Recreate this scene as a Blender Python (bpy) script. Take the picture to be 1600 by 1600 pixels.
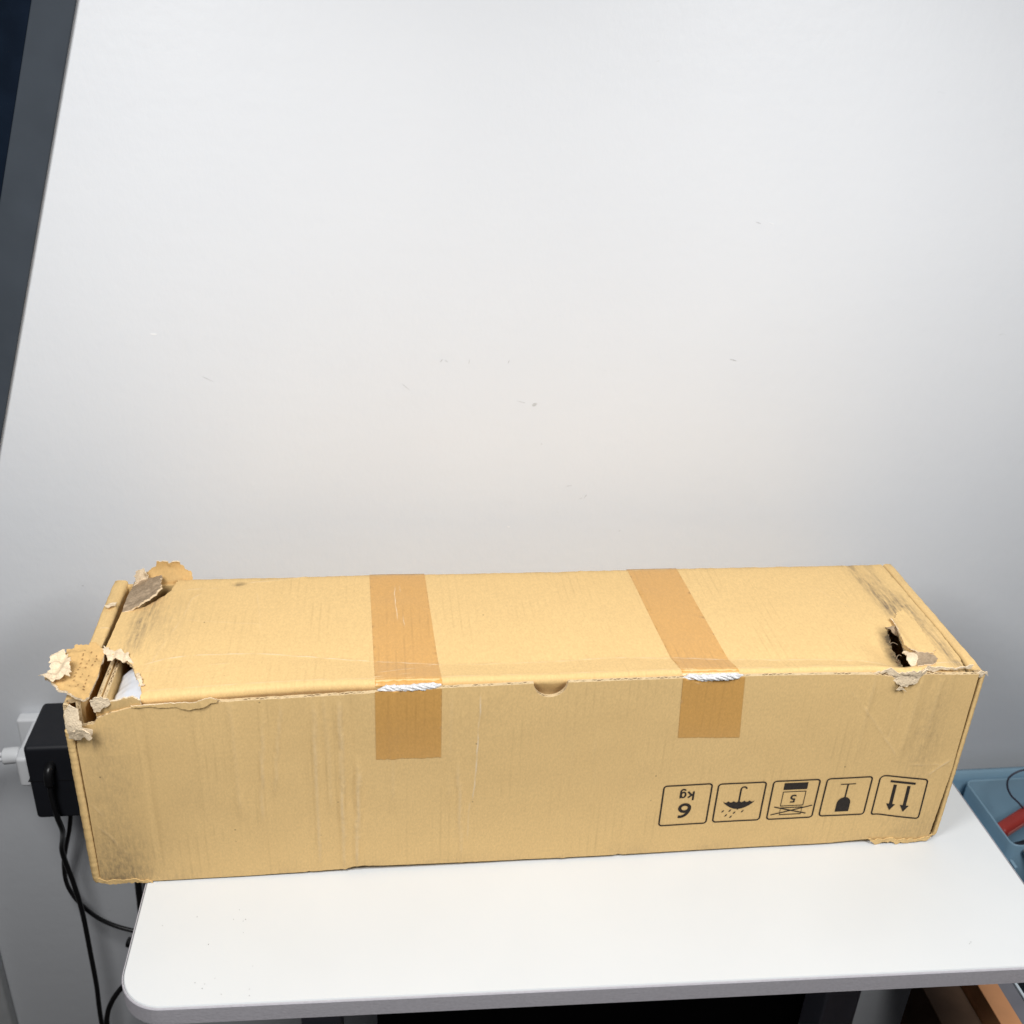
import bpy, math, random
import numpy as np
from mathutils import Vector, Matrix, noise, geometry

for o in list(bpy.data.objects):
    bpy.data.objects.remove(o, do_unlink=True)
scene = bpy.context.scene
COL = scene.collection
random.seed(7)

# ------------------------------------------------------------------ camera
cam_d = bpy.data.cameras.new('camera'); cam = bpy.data.objects.new('camera', cam_d); COL.objects.link(cam)
cam_d.sensor_width = 36.0; cam_d.lens = 1628.49 / 1600 * 36.0
cam_d.dof.use_dof = True; cam_d.dof.focus_distance = 0.84; cam_d.dof.aperture_fstop = 9.0
cam_d.clip_start = 0.01; cam_d.clip_end = 50
Mc = ((0.9921, 0.0133, 0.1247), (-0.1170, 0.4562, 0.8822), (0.0452, 0.8898, -0.4541))
rot = Matrix([[r[0], r[1], -r[2]] for r in Mc]).to_quaternion().to_matrix()
cam.matrix_world = Matrix.Translation((-0.12415, -0.6310, 0.65269)) @ rot.to_4x4()
scene.camera = cam

# ------------------------------------------------------------------ world, lamps, exposure
world = bpy.data.worlds.new('World'); scene.world = world; world.use_nodes = True
world.node_tree.nodes['Background'].inputs[0].default_value = (0.86, 0.90, 1.0, 1)
world.node_tree.nodes['Background'].inputs[1].default_value = 0.035

def lamp(name, loc, target, size, power, col):
    d = bpy.data.lights.new(name, 'AREA'); d.shape = 'RECTANGLE'; d.size, d.size_y = size
    d.energy = power; d.color = col
    o = bpy.data.objects.new(name, d); COL.objects.link(o)
    o.location = loc
    o.rotation_euler = (Vector(target) - Vector(loc)).to_track_quat('-Z', 'Y').to_euler()
    return o
lamp('studio_lamp', (-0.43, -0.38, 0.78), (-0.27, -0.12, 0.0), (0.26, 0.34), 6.8, (0.995, 0.996, 1.0))
lamp('studio_lamp', (0.40, -0.38, 0.78), (0.26, -0.12, 0.0), (0.26, 0.34), 6.5, (0.995, 0.996, 1.0))

vs = scene.view_settings
vs.view_transform = 'Standard'; vs.look = 'None'; vs.gamma = 1; vs.exposure = 0
try: vs.use_curve_mapping = False
except Exception: pass

# ------------------------------------------------------------------ node helpers
def new_mat(name):
    m = bpy.data.materials.new(name); m.use_nodes = True
    nt = m.node_tree; b = nt.nodes['Principled BSDF']
    return m, nt, b
class N:
    def __init__(s, nt): s.nt = nt
    def node(s, t, **kw):
        n = s.nt.nodes.new(t)
        for k, v in kw.items(): setattr(n, k, v)
        return n
    def put(s, sock, v):
        if isinstance(v, bpy.types.NodeSocket): s.nt.links.new(v, sock)
        else: sock.default_value = v
    def math(s, op, a, b=0.0, c=None, clamp=False):
        n = s.node('ShaderNodeMath', operation=op, use_clamp=clamp)
        s.put(n.inputs[0], a); s.put(n.inputs[1], b)
        if c is not None: s.put(n.inputs[2], c)
        return n.outputs[0]
    def mix(s, f, a, b, mode='MIX'):
        n = s.node('ShaderNodeMix', data_type='RGBA', blend_type=mode)
        s.put(n.inputs[0], f)
        for i, v in ((6, a), (7, b)):
            if not isinstance(v, bpy.types.NodeSocket) and len(v) == 3: v = (*v, 1)
            s.put(n.inputs[i], v)
        return n.outputs[2]
    def noise(s, vec, scale, detail=2, rough=.5):
        n = s.node('ShaderNodeTexNoise'); s.put(n.inputs['Vector'], vec)
        n.inputs['Scale'].default_value = scale; n.inputs['Detail'].default_value = detail; n.inputs['Roughness'].default_value = rough
        return n.outputs[0]
    def ramp(s, f, a, b, lo=0.0, hi=1.0):
        n = s.node('ShaderNodeMapRange'); n.clamp = True; s.put(n.inputs[0], f)
        n.inputs[1].default_value = a; n.inputs[2].default_value = b; n.inputs[3].default_value = lo; n.inputs[4].default_value = hi
        return n.outputs[0]
    def scale(s, vec, sc):
        n = s.node('ShaderNodeMapping'); s.put(n.inputs[0], vec); n.inputs['Scale'].default_value = sc
        return n.outputs[0]
    def coord(s): return s.node('ShaderNodeTexCoord').outputs['Object']
    def attr(s, name): return s.node('ShaderNodeAttribute', attribute_name=name).outputs['Fac']
    def bump(s, h, strength, dist):
        n = s.node('ShaderNodeBump'); s.put(n.inputs['Height'], h); n.inputs['Strength'].default_value = strength; n.inputs['Distance'].default_value = dist
        return n.outputs[0]

def kraft(name, base, tint=(1, 1, 1), rough=.75, spec=.25, flute=1.0, speck=1.0):
    m, nt, b = new_mat(name); n = N(nt); co = n.coord()
    sx = n.node('ShaderNodeSeparateXYZ'); nt.links.new(co, sx.inputs[0])
    fib = n.noise(n.scale(co, (1.0, .55, .55)), 700, 3, .65)
    mott = n.noise(co, 230, 3, .6)
    low = n.noise(co, 9, 3, .55)
    c = n.mix(n.ramp(fib, .3, .7), tuple(v * .90 for v in base), tuple(v * 1.08 for v in base))
    c = n.mix(n.ramp(mott, .35, .7, 0, .22), c, tuple(v * .80 for v in base))
    c = n.mix(n.ramp(low, .35, .7, 0, .20), c, tuple(v * w for v, w in zip(base, (.86, .84, .80))))
    # washboard of the flutes, showing in patches only
    wv = n.math('SINE', n.math('MULTIPLY', sx.outputs[0], 2 * math.pi / .0068))
    patch = n.ramp(n.noise(n.scale(co, (1, .45, .45)), 34, 2, .6), .5, .75)
    wash = n.math('MULTIPLY', n.ramp(wv, .55, 1.0), patch)
    c = n.mix(n.math('MULTIPLY', wash, .26 * flute), c, tuple(v * .55 for v in base))
    # recycled-fibre flecks
    vo = n.node('ShaderNodeTexVoronoi'); nt.links.new(co, vo.inputs['Vector']); vo.inputs['Scale'].default_value = 75
    sc = n.node('ShaderNodeSeparateColor'); nt.links.new(vo.outputs['Color'], sc.inputs[0])
    fl = n.math('MULTIPLY', n.ramp(vo.outputs['Distance'], .03, .075, 1, 0), n.ramp(sc.outputs[0], .80, .92))
    c = n.mix(n.math('MULTIPLY', fl, .6 * speck), c, (.10, .06, .03))
    # pale scrapes and highlights painted on ridges and tape, grime, black marks
    pale = n.math('MULTIPLY', n.attr('pale'), n.ramp(n.noise(co, 420, 2), .25, .6, .45, 1), clamp=True)
    c = n.mix(pale, c, (.80, .66, .47))
    gr = n.noise(n.scale(co, (1, .10, .25)), 420, 3, .7)
    gr2 = n.noise(co, 130, 3, .7)
    gm = n.math('MULTIPLY', n.ramp(gr, .33, .68, .10, 1), n.ramp(gr2, .25, .6, .35, 1))
    dirt = n.math('MULTIPLY', n.attr('dirt'), gm, clamp=True)
    dark = n.math('MULTIPLY', n.attr('blacken'), n.ramp(gr2, .2, .55, .55, 1), clamp=True)
    c = n.mix(dirt, c, (.20, .150, .098))
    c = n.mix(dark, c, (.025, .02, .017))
    if tint != (1, 1, 1): c = n.mix(1.0, c, tint, 'MULTIPLY')
    nt.links.new(c, b.inputs['Base Color'])
    b.inputs['Roughness'].default_value = rough; b.inputs['Specular IOR Level'].default_value = spec
    h = n.math('ADD', n.math('MULTIPLY', fib, .25), n.math('MULTIPLY', n.math('MULTIPLY', wv, patch), .35 * flute))
    nt.links.new(n.bump(h, .35, .0006), b.inputs['Normal'])
    return m

def edge_mat(name, base):
    """cut edge of corrugated board: two liners with a sine flute between, dark cells"""
    m, nt, b = new_mat(name); n = N(nt)
    uv = n.node('ShaderNodeUVMap').outputs[0]
    s = n.node('ShaderNodeSeparateXYZ'); nt.links.new(uv, s.inputs[0])
    co = n.coord()
    wob = n.noise(co, 260, 2)
    ph = n.math('ADD', n.math('MULTIPLY', s.outputs[0], 2 * math.pi / .0062), n.math('MULTIPLY', wob, 2.2))
    sine = n.math('MULTIPLY', n.math('SINE', ph), .30)
    d = n.math('ABSOLUTE', n.math('SUBTRACT', n.math('SUBTRACT', s.outputs[1], .5), sine))
    fl = n.ramp(d, .12, .22, 1, 0)
    ln = n.ramp(n.math('ABSOLUTE', n.math('SUBTRACT', s.outputs[1], .5)), .27, .34)
    solid = n.math('MAXIMUM', fl, ln)
    solid = n.math('MAXIMUM', solid, n.ramp(n.noise(co, 120, 2), .42, .56))
    c = n.mix(solid, (.16, .10, .05), base)
    c = n.mix(n.ramp(n.noise(co, 500, 3), .35, .7, 0, .35), c, tuple(v * .6 for v in base))
    nt.links.new(c, b.inputs['Base Color']); b.inputs['Roughness'].default_value = .9; b.inputs['Specular IOR Level'].default_value = .1
    nt.links.new(n.bump(n.noise(co, 700, 3), .5, .0006), b.inputs['Normal'])
    return m

def fibre(name, base, var=.75):
    m, nt, b = new_mat(name); n = N(nt); co = n.coord()
    a = n.noise(co, 260, 4, .7); a2 = n.noise(co, 900, 2, .6)
    c = n.mix(n.ramp(a, .36, .66), tuple(v * var for v in base), base)
    c = n.mix(n.ramp(a2, .4, .7, 0, .3), c, tuple(v * w for v, w in zip(base, (.7, .62, .52))))
    nt.links.new(c, b.inputs['Base Color']); b.inputs['Roughness'].default_value = .95; b.inputs['Specular IOR Level'].default_value = .05
    nt.links.new(n.bump(n.math('ADD', a, n.math('MULTIPLY', a2, .5)), .8, .0012), b.inputs['Normal'])
    return m

def plain(name, base, rough=.5, spec=.4, var=.06, vscale=60, bump=0, bscale=400, bdist=.0005, metal=0):
    m, nt, b = new_mat(name); n = N(nt); co = n.coord()
    c = n.mix(n.ramp(n.noise(co, vscale, 3), .3, .7), tuple(v * (1 - var) for v in base), tuple(min(1, v * (1 + var)) for v in base))
    nt.links.new(c, b.inputs['Base Color']); b.inputs['Roughness'].default_value = rough; b.inputs['Specular IOR Level'].default_value = spec
    b.inputs['Metallic'].default_value = metal
    if bump: nt.links.new(n.bump(n.noise(co, bscale, 3), bump, bdist), b.inputs['Normal'])
    return m

KB = (.748, .512, .226)
M_KRAFT = kraft('kraft_board', KB)
M_KIN = kraft('kraft_inside', (.64, .41, .165), flute=1.6, speck=1.6)
M_EDGE = edge_mat('corrugated_edge', (.66, .50, .29))
M_TORN = fibre('torn_paper', (.87, .71, .50), .80)
M_GREYTORN = fibre('scuffed_torn_paper', (.48, .36, .24), .6)
M_TAPE = kraft('brown_tape', (.63, .345, .100), rough=.30, spec=.5, flute=1.4, speck=.8)
M_FILM = plain('stretched_tape_film', (.64, .63, .62), rough=.28, spec=.6, var=.12, vscale=300, bump=.5, bscale=500)
M_INK = plain('black_ink', (.028, .022, .018), rough=.7, spec=.2, var=.25, vscale=500)

# ------------------------------------------------------------------ object helpers
def empty(name, loc=(0, 0, 0)):
    o = bpy.data.objects.new(name, None); COL.objects.link(o); o.location = loc; o.empty_display_size = .02
    return o
def tag(o, label=None, cat=None, group=None, kind=None):
    if label: o['label'] = label
    if cat: o['category'] = cat
    if group: o['group'] = group
    if kind: o['kind'] = kind
    return o
def mesh_obj(name, verts, faces, mats, parent=None, smooth=False, matidx=None, uv=None, attrs=None):
    me = bpy.data.meshes.new(name); me.from_pydata([tuple(map(float, v)) for v in verts], [], [tuple(map(int, f)) for f in faces])
    for m in (mats if isinstance(mats, (list, tuple)) else [mats]): me.materials.append(m)
    if matidx is not None: me.polygons.foreach_set('material_index', list(map(int, matidx)))
    me.polygons.foreach_set('use_smooth', [bool(smooth)] * len(me.polygons))
    if uv is not None:
        l = me.uv_layers.new(name='UVMap'); l.data.foreach_set('uv', np.asarray(uv, dtype=np.float32).ravel())
    if attrs:
        for k, v in attrs.items():
            a = me.attributes.new(k, 'FLOAT', 'POINT'); a.data.foreach_set('value', np.asarray(v, dtype=np.float32))
    me.update()
    o = bpy.data.objects.new(name, me); COL.objects.link(o); o.parent = parent
    return o

def pip(P, poly):
    """even-odd point in polygon, vectorised"""
    P = np.asarray(P, float); x, y = P[:, 0], P[:, 1]; c = np.zeros(len(P), bool); q = np.asarray(poly, float); j = len(q) - 1
    for i in range(len(q)):
        xi, yi = q[i]; xj, yj = q[j]
        if yi != yj:
            c ^= ((yi > y) != (yj > y)) & (x < (xj - xi) * (y - yi) / (yj - yi) + xi)
        j = i
    return c

def rag(pts, step=.0012, seed=0.0, closed=True):
    """resample a polygon of (x, y, raggedness) points; the raggedness of a segment is its first point's"""
    out = []; n = len(pts)
    for i in range(n if closed else n - 1):
        a = pts[i]; b = pts[(i + 1) % n]; amp = a[2] if len(a) > 2 else 0
        d = math.hypot(b[0] - a[0], b[1] - a[1])
        if d < 1e-7: continue
        k = max(1, int(d / (step if amp else step * 3)))
        nx, ny = -(b[1] - a[1]) / d, (b[0] - a[0]) / d
        for t in range(k):
            f = t / k; x = a[0] + (b[0] - a[0]) * f; y = a[1] + (b[1] - a[1]) * f
            if amp:
                e = noise.noise(Vector((x * 230, y * 230, seed))) * .9 + noise.noise(Vector((x * 620, y * 620, seed + 5))) * .75 + noise.noise(Vector((x * 1500, y * 1500, seed + 9))) * .35
                w = min(1, 4 * min(f + .15, 1 - f + .15))
                x += nx * e * amp * w; y += ny * e * amp * w
            out.append((x, y))
    return out

def rows(line, w):
    """crease: centre row with flank rows, a point every 1.6 mm; strength varies along the line"""
    L = np.array([p[:2] for p in line], float); d = np.r_[0, np.cumsum(np.linalg.norm(np.diff(L, axis=0), axis=1))]
    k = max(2, int(d[-1] / .0016)); t = np.linspace(0, d[-1], k)
    C = np.stack([np.interp(t, d, L[:, 0]), np.interp(t, d, L[:, 1])], 1)
    if k > 12:                                   # round the corners off
        for _ in range(6): C[1:-1] = .5 * C[1:-1] + .25 * (C[2:] + C[:-2])
    tg = np.gradient(C, axis=0); tg /= np.linalg.norm(tg, axis=1, keepdims=True); nr = np.stack([-tg[:, 1], tg[:, 0]], 1)
    res = []
    for i in range(k):
        p = C[i] + nr[i] * noise.noise(Vector((C[i][0] * 110, C[i][1] * 110, 3))) * .0008
        f = min(1, max(.12, .62 + 1.1 * noise.noise(Vector((C[i][0] * 90, C[i][1] * 90, 8))))) * min(1, (i + .5) / 3, (k - i - .5) / 3)
        res += [(p, f), (p + nr[i] * w, 0), (p - nr[i] * w, 0)]
    return res

def sheet(name, outline, fmap, t, mats, parent, step=.004, holes=(), creases=(), dirt=None, blacken=None, jitter=.25, palef=None):
    """a board cut to a 2-D outline, mapped into space by fmap(x, y, lift) and given thickness t.
    mats: [outer, inner, cut edge]; creases: (polyline, half width, height, paleness)"""
    P = [tuple(p) for p in outline]; E = [(i, (i + 1) % len(P)) for i in range(len(P))]
    for h in holes:
        k = len(P); P += [tuple(p) for p in h]; E += [(k + i, k + (i + 1) % len(h)) for i in range(len(h))]
    nb = len(P)
    A = np.array(P); lo = A.min(0); hi = A.max(0)
    gx = np.arange(lo[0] + step * .5, hi[0], step); gy = np.arange(lo[1] + step * .5, hi[1], step)
    G = np.array([(x, y) for y in gy for x in gx]); rng = np.random.RandomState(3)
    if len(G): G = G + (rng.rand(*G.shape) - .5) * step * jitter
    cl = []; clh = []; clp = []
    for line, w, hgt, pl in creases:
        old = np.array(cl) if cl else None
        for p, c in rows(line, w):
            if old is not None and ((old - p) ** 2).sum(1).min() < .0016 ** 2: continue
            cl.append(p); clh.append(hgt * c); clp.append(pl * c)
    if cl:
        cl = np.array(cl); ok = pip(cl, outline)
        for h in holes: ok &= ~pip(cl, h)
        cl, clh, clp = cl[ok], np.array(clh)[ok], np.array(clp)[ok]
        if len(G) and len(cl):      # no grid points on top of a crease
            keep = np.ones(len(G), bool)
            for q in np.array_split(np.arange(len(G)), max(1, len(G) // 2000)):
                d2 = ((G[q][:, None, :] - cl[None, :, :]) ** 2).sum(2).min(1); keep[q] = d2 > .0009 ** 2
            G = G[keep]
    else: cl = np.zeros((0, 2)); clh = clp = np.zeros(0)
    if len(G):
        ok = pip(G, outline)
        for h in holes: ok &= ~pip(G, h)
        G = G[ok]
        keep = np.ones(len(G), bool)
        for q in np.array_split(np.arange(len(G)), max(1, len(G) // 2000)):
            keep[q] = ((G[q][:, None, :] - A[None, :, :]) ** 2).sum(2).min(1) > (step * .3) ** 2
        G = G[keep]
    allp = [Vector(p) for p in P] + [Vector(p) for p in cl] + [Vector(p) for p in G]
    src = np.concatenate([np.zeros(nb), clh, np.zeros(len(G))]); srp = np.concatenate([np.zeros(nb), clp, np.zeros(len(G))])
    V, _, F, ids, _, _ = geometry.delaunay_2d_cdt(allp, E, [], 0, 1e-7)
    V = np.array([tuple(v) for v in V]); F = np.array([f for f in F if len(f) == 3])
    lift = np.array([max((src[i] for i in s), key=abs) if s else 0 for s in ids]); pale = np.array([max((srp[i] for i in s)) if s else 0 for s in ids])
    cen = V[F].mean(1); ok = pip(cen, outline)
    for h in holes: ok &= ~pip(cen, h)
    F = F[ok]
    # consistent counter-clockwise winding
    a, b, c = V[F[:, 0]], V[F[:, 1]], V[F[:, 2]]
    cr = (b[:, 0] - a[:, 0]) * (c[:, 1] - a[:, 1]) - (b[:, 1] - a[:, 1]) * (c[:, 0] - a[:, 0])
    F[cr < 0] = F[cr < 0][:, ::-1]; F = F[np.abs(cr) > 1e-13]
    used = np.unique(F); rm = -np.ones(len(V), int); rm[used] = np.arange(len(used)); F = rm[F]; V = V[used]; lift = lift[used]; pale = pale[used]
    X = np.array([fmap(v[0], v[1], l) for v, l in zip(V, lift)])
    nr = np.zeros_like(X); fn = np.cross(X[F[:, 1]] - X[F[:, 0]], X[F[:, 2]] - X[F[:, 0]])
    for k in range(3): np.add.at(nr, F[:, k], fn)
    nr /= np.maximum(np.linalg.norm(nr, axis=1, keepdims=True), 1e-12)
    if palef: pale = np.maximum(pale, [palef(*v) for v in V])
    Bk = X - nr * t; n0 = len(X)
    verts = list(X) + list(Bk); faces = [tuple(f) for f in F] + [tuple(f[::-1] + n0) for f in F]
    mi = [0] * len(F) + [1] * len(F)
    uvs = [(0, 0)] * (6 * len(F))
    cnt = {}
    for f in F:
        for k in range(3): cnt[(f[k], f[(k + 1) % 3])] = 1
    nxt = {}
    for (i, j) in cnt:
        if (j, i) not in cnt: nxt.setdefault(i, []).append(j)
    dz = list(np.zeros(n0)); 
    D = np.array([dirt(*v) for v in V]) if dirt else np.zeros(n0)
    S = np.array([blacken(*v) for v in V]) if blacken else np.zeros(n0)
    ad = list(D) + [0] * n0; ap = list(pale) + [0] * n0; as_ = list(S) + [0] * n0
    for i0 in list(nxt):
        while nxt.get(i0):
            i = i0; u = 0.0
            while nxt.get(i):
                j = nxt[i].pop(); d = float(np.linalg.norm(X[j] - X[i])); q = len(verts)
                verts += [X[i], X[j], Bk[j], Bk[i]]; faces.append((q + 1, q, q + 3, q + 2)); mi.append(2)
                uvs += [(u + d, 1), (u, 1), (u, 0), (u + d, 0)]; u += d; i = j
                ad += [0] * 4; ap += [0] * 4; as_ += [0] * 4
    o = mesh_obj(name, verts, faces, mats, parent, True, mi, uvs, dict(dirt=ad, pale=ap, blacken=as_))
    return o

def board(name, lo, hi, mat, parent=None, bev=.0):
    import bmesh
    bm = bmesh.new(); bmesh.ops.create_cube(bm, size=1)
    for v in bm.verts: v.co = Vector([lo[i] + (hi[i] - lo[i]) * (v.co[i] + .5) for i in range(3)])
    if bev: bmesh.ops.bevel(bm, geom=list(bm.edges), offset=bev, segments=3, profile=.5, affect='EDGES')
    me = bpy.data.meshes.new(name); bm.to_mesh(me); bm.free(); me.materials.append(mat)
    if bev:
        me.polygons.foreach_set('use_smooth', [True] * len(me.polygons))
    o = bpy.data.objects.new(name, me); COL.objects.link(o); o.parent = parent
    if bev:
        md = o.modifiers.new('wn', 'WEIGHTED_NORMAL'); md.keep_sharp = False
    return o

def smooth_path(pts, n=8):
    P = [Vector(p) for p in pts]; P = [P[0] * 2 - P[1]] + P + [P[-1] * 2 - P[-2]]; out = []
    for i in range(1, len(P) - 2):
        for k in range(n):
            t = k / n; a, b, c, d = P[i - 1], P[i], P[i + 1], P[i + 2]
            out.append(.5 * (2 * b + (c - a) * t + (2 * a - 5 * b + 4 * c - d) * t * t + (3 * b - a - 3 * c + d) * t ** 3))
    out.append(P[-2]); return out
def tube(name, pts, r, mat, parent=None, seg=10, n=8, prof=None):
    C = smooth_path(pts, n); verts = []; faces = []; up = Vector((.3, .9, .2))
    for i, p in enumerate(C):
        d = (C[min(i + 1, len(C) - 1)] - C[max(i - 1, 0)]).normalized(); a = d.cross(up).normalized(); b = a.cross(d)
        for k in range(seg):
            th = 2 * math.pi * k / seg; rr = r * (prof(i / (len(C) - 1), th) if prof else 1)
            verts.append(p + a * math.cos(th) * rr + b * math.sin(th) * rr)
    for i in range(len(C) - 1):
        for k in range(seg): faces.append((i * seg + k, i * seg + (k + 1) % seg, (i + 1) * seg + (k + 1) % seg, (i + 1) * seg + k))
    faces.append(tuple(range(seg))[::-1]); faces.append(tuple((len(C) - 1) * seg + k for k in range(seg)))
    return mesh_obj(name, verts, faces, mat, parent, True)
def crv(x, xs, ys): return float(np.interp(x, xs, ys))
def nz(x, y, s, seed=0.0): return noise.noise(Vector((x * s, y * s, seed)))

# ================================================================== SETTING
WY = .280                                   # the wall's surface
def wall_material():
    m, nt, b = new_mat('white_wall_paint'); n = N(nt); co = n.coord()
    low = n.noise(co, 3.5, 3); c = n.mix(n.ramp(low, .3, .7), (.735, .752, .776), (.765, .780, .800))
    sm = n.noise(n.scale(co, (1, 1, .5)), 14, 4, .65)
    c = n.mix(n.ramp(sm, .60, .85, 0, .06), c, (.52, .51, .50))
    sc = n.noise(n.scale(co, (1, 1, 3.5)), 60, 3, .6)
    c = n.mix(n.math('MULTIPLY', n.ramp(sc, .72, .78, 0, .22), n.ramp(sm, .45, .6)), c, (.42, .41, .40))
    nt.links.new(c, b.inputs['Base Color']); b.inputs['Roughness'].default_value = .42; b.inputs['Specular IOR Level'].default_value = .35
    peel = n.math('ADD', n.noise(n.scale(co, (1, 1, .75)), 120, 3, .55), n.math('MULTIPLY', n.noise(n.scale(co, (.25, 1, 1)), 55, 2), .7))
    nt.links.new(n.bump(peel, .24, .0010), b.inputs['Normal'])
    return m
M_WALL = wall_material()
wall = tag(board('wall', (-.607, WY, -.75), (1.35, WY + .10, 1.45), M_WALL), kind='structure')

def flecks(name, items, mat, parent, plane):
    """small irregular marks lying on a plane: (a, b, length, width, angle)"""
    verts, faces = [], []
    for (a, b, l, w, ang) in items:
        k = len(verts); m = 9
        for i in range(m):
            th = 2 * math.pi * i / m; rr = 1 + .45 * noise.noise(Vector((a * 99, b * 99, i * 1.7)))
            p, q = math.cos(th) * l * .5 * rr, math.sin(th) * w * .5 * rr
            u, v = a + p * math.cos(ang) - q * math.sin(ang), b + p * math.sin(ang) + q * math.cos(ang)
            verts.append(plane(u, v))
        faces.append(tuple(range(k, k + m)))
    return mesh_obj(name, verts, faces, mat, parent)
M_SCUFF = plain('grey_scuff', (.56, .56, .56), .8, .1, .2, 300)
M_CHIP = plain('white_chip', (.86, .86, .86), .5, .3, .02)
wp = lambda u, v: (u, WY - .0003, v)
wall_scuffs = [(-.2765, .322, .011, .0006, -.5), (-.0674, .3406, .004, .0007, .9), (-.063, .3400, .003, .0006, -.6), (-.0421, .3395, .004, .0006, 1.4),
               (-.0055, .3397, .004, .0006, 1.2), (.0084, .3001, .010, .0006, -.25), (.0207, .2975, .005, .003, .3), (.2079, .3426, .007, .0012, -.3),
               (.1155, .1609, .002, .001, .6), (.0774, .2005, .005, .0006, 1.1), (.073, .198, .004, .0006, .3), (-.4127, .1095, .002, .001, .2),
               (.2128, .4703, .006, .0007, -.3), (.03, .257, .0015, .001, 0), (-.10, .315, .010, .0004, -.7), (.06, .212, .006, .0005, .1), (-.395, -.002 + .06, .016, .0006, -.45)]
tag(flecks('scuff_mark', wall_scuffs, M_SCUFF, wall, wp), kind='stuff')
tag(flecks('paint_chip', [(-.3193, .3633, .007, .0018, -.1), (.0021, .1673, .0034, .0016, -.4), (.225, .470, .006, .0008, -.25)], M_CHIP, wall, wp), kind='stuff')

M_FLOOR = plain('dark_carpet', (.045, .036, .032), .95, .05, .3, 40, .6, 300, .004)
fl = mesh_obj('floor', [(-1.6, -1.6, -.72), (1.6, -1.6, -.72), (1.6, WY, -.72), (-1.6, WY, -.72)], [(0, 1, 2, 3)], M_FLOOR); tag(fl, kind='structure')

M_CASING = plain('casing_paint', (.56, .57, .57), .5, .3, .04)
tag(board('door_casing', (-.625, .262, -.719), (-.572, WY - .0005, .14), M_CASING, bev=.004),
    'pale grey upright door casing strip at the lower left of the wall', 'door frame')
M_DOOR = plain('dark_door', (.018, .022, .028), .6, .3, .1)
tag(board('door', (-1.4, WY + .02, -.715), (-.626, WY + .06, 1.3), M_DOOR), 'dark door beyond the casing at the far left edge', 'door')

# tilted board with a grey frame, top left
fr = empty('framed_board', (-.3465, WY - .002, .6245))
tag(fr, 'tilted dark navy board with a plain grey frame at the top left', 'board')
fr.rotation_euler = (0, math.atan2(.1188, .3713), 0)
M_FRAME = plain('grey_frame', (.050, .060, .073), .7, .15, .08, 25)
M_NAVY = plain('navy_panel', (.006, .011, .021), .9, .05, .25, 30, .4, 900)
board('frame', (-.0305, -.004, -.62), (0, 0, .30), M_FRAME, fr, .0012)
pn = board('panel', (-.30, -.0030, -.62), (-.0306, -.0005, .30), M_NAVY, fr)

# ================================================================== TABLE
tb = empty('table', (.05, .08, -.72)); tag(tb, 'white laminate side table with rounded front corners under the box', 'table')
M_TOP = plain('white_laminate', (.66, .678, .683), .38, .4, .022, 7, .05, 500, .0004)
M_BAND = plain('edge_band', (.53, .51, .54), .6, .3, .05, 400, .35, 600, .0005)
M_LEG = plain('leg_paint', (.40, .42, .50), .45, .4, .03)
def rounded(poly, radii, seg=10):
    out = []; n = len(poly)
    for i in range(n):
        p = Vector(poly[i]); a = (Vector(poly[i - 1]) - p).normalized(); b = (Vector(poly[(i + 1) % n]) - p).normalized(); r = radii[i]
        ang = a.angle(b); d = r / math.tan(ang / 2); c = p + (a + b).normalized() * (r / math.sin(ang / 2))
        s = (p + a * d) - c; e = (p + b * d) - c; a0 = math.atan2(s.y, s.x); a1 = math.atan2(e.y, e.x); da = (a1 - a0 + math.pi) % (2 * math.pi) - math.pi
        for k in range(seg + 1): out.append((c.x + r * math.cos(a0 + da * k / seg), c.y + r * math.sin(a0 + da * k / seg)))
    return out
def offset_poly(poly, d):
    n = len(poly); out = []
    for i in range(n):
        p0, p1 = Vector(poly[i - 1]), Vector(poly[(i + 1) % n]); t = (p1 - p0).normalized(); out.append((poly[i][0] + t.y * d, poly[i][1] - t.x * d))
    return out
TQ = [(-.3150, -.1158), (.4060, -.1355), (.4080, .262), (-.3130, .262)]
tp = rounded(TQ, (.034, .034, .01, .01), 14)
def prism(name, rings, mat, parent, cap_top=True, cap_bot=True):
    n = len(rings[0][0]); verts = []; faces = []
    for poly, z in rings: verts += [(x, y, z) for x, y in poly]
    for k in range(len(rings) - 1):
        for i in range(n): faces.append((k * n + i, k * n + (i + 1) % n, (k + 1) * n + (i + 1) % n, (k + 1) * n + i))
    if cap_bot: faces.append(tuple(range(n))[::-1])
    if cap_top: faces.append(tuple((len(rings) - 1) * n + i for i in range(n)))
    return mesh_obj(name, verts, faces, mat, parent)
def rel(o, parent):
    o.parent = parent; o.matrix_parent_inverse = Matrix.Translation(parent.location).inverted(); return o
tin = offset_poly(tp, -.0014)
rel(prism('table_top', [(tin, -.0165), (tin, -.0008), (offset_poly(tin, -.0008), 0)], M_TOP, None), tb)
rel(prism('edge_band', [(offset_poly(tp, -.001), -.0172), (tp, -.0166), (tp, -.0016), (offset_poly(tp, -.0007), -.0006), (offset_poly(tp, -.0011), -.0006)], M_BAND, None, False, False), tb)
for x in (-.187, .34):
    rel(board('leg', (x - .019, .045, -.70), (x + .019, .085, -.0175), M_LEG, None, .003), tb)
    rel(board('foot', (x - .025, -.09, -.719), (x + .025, .22, -.70), M_LEG, None, .004), tb)
rel(board('crossbar', (-.167, .055, -.075), (.32, .075, -.035), M_LEG, None, .002), tb)
M_CRUMB = plain('dark_crumb', (.09, .08, .075), .9, .1, .2)
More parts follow.
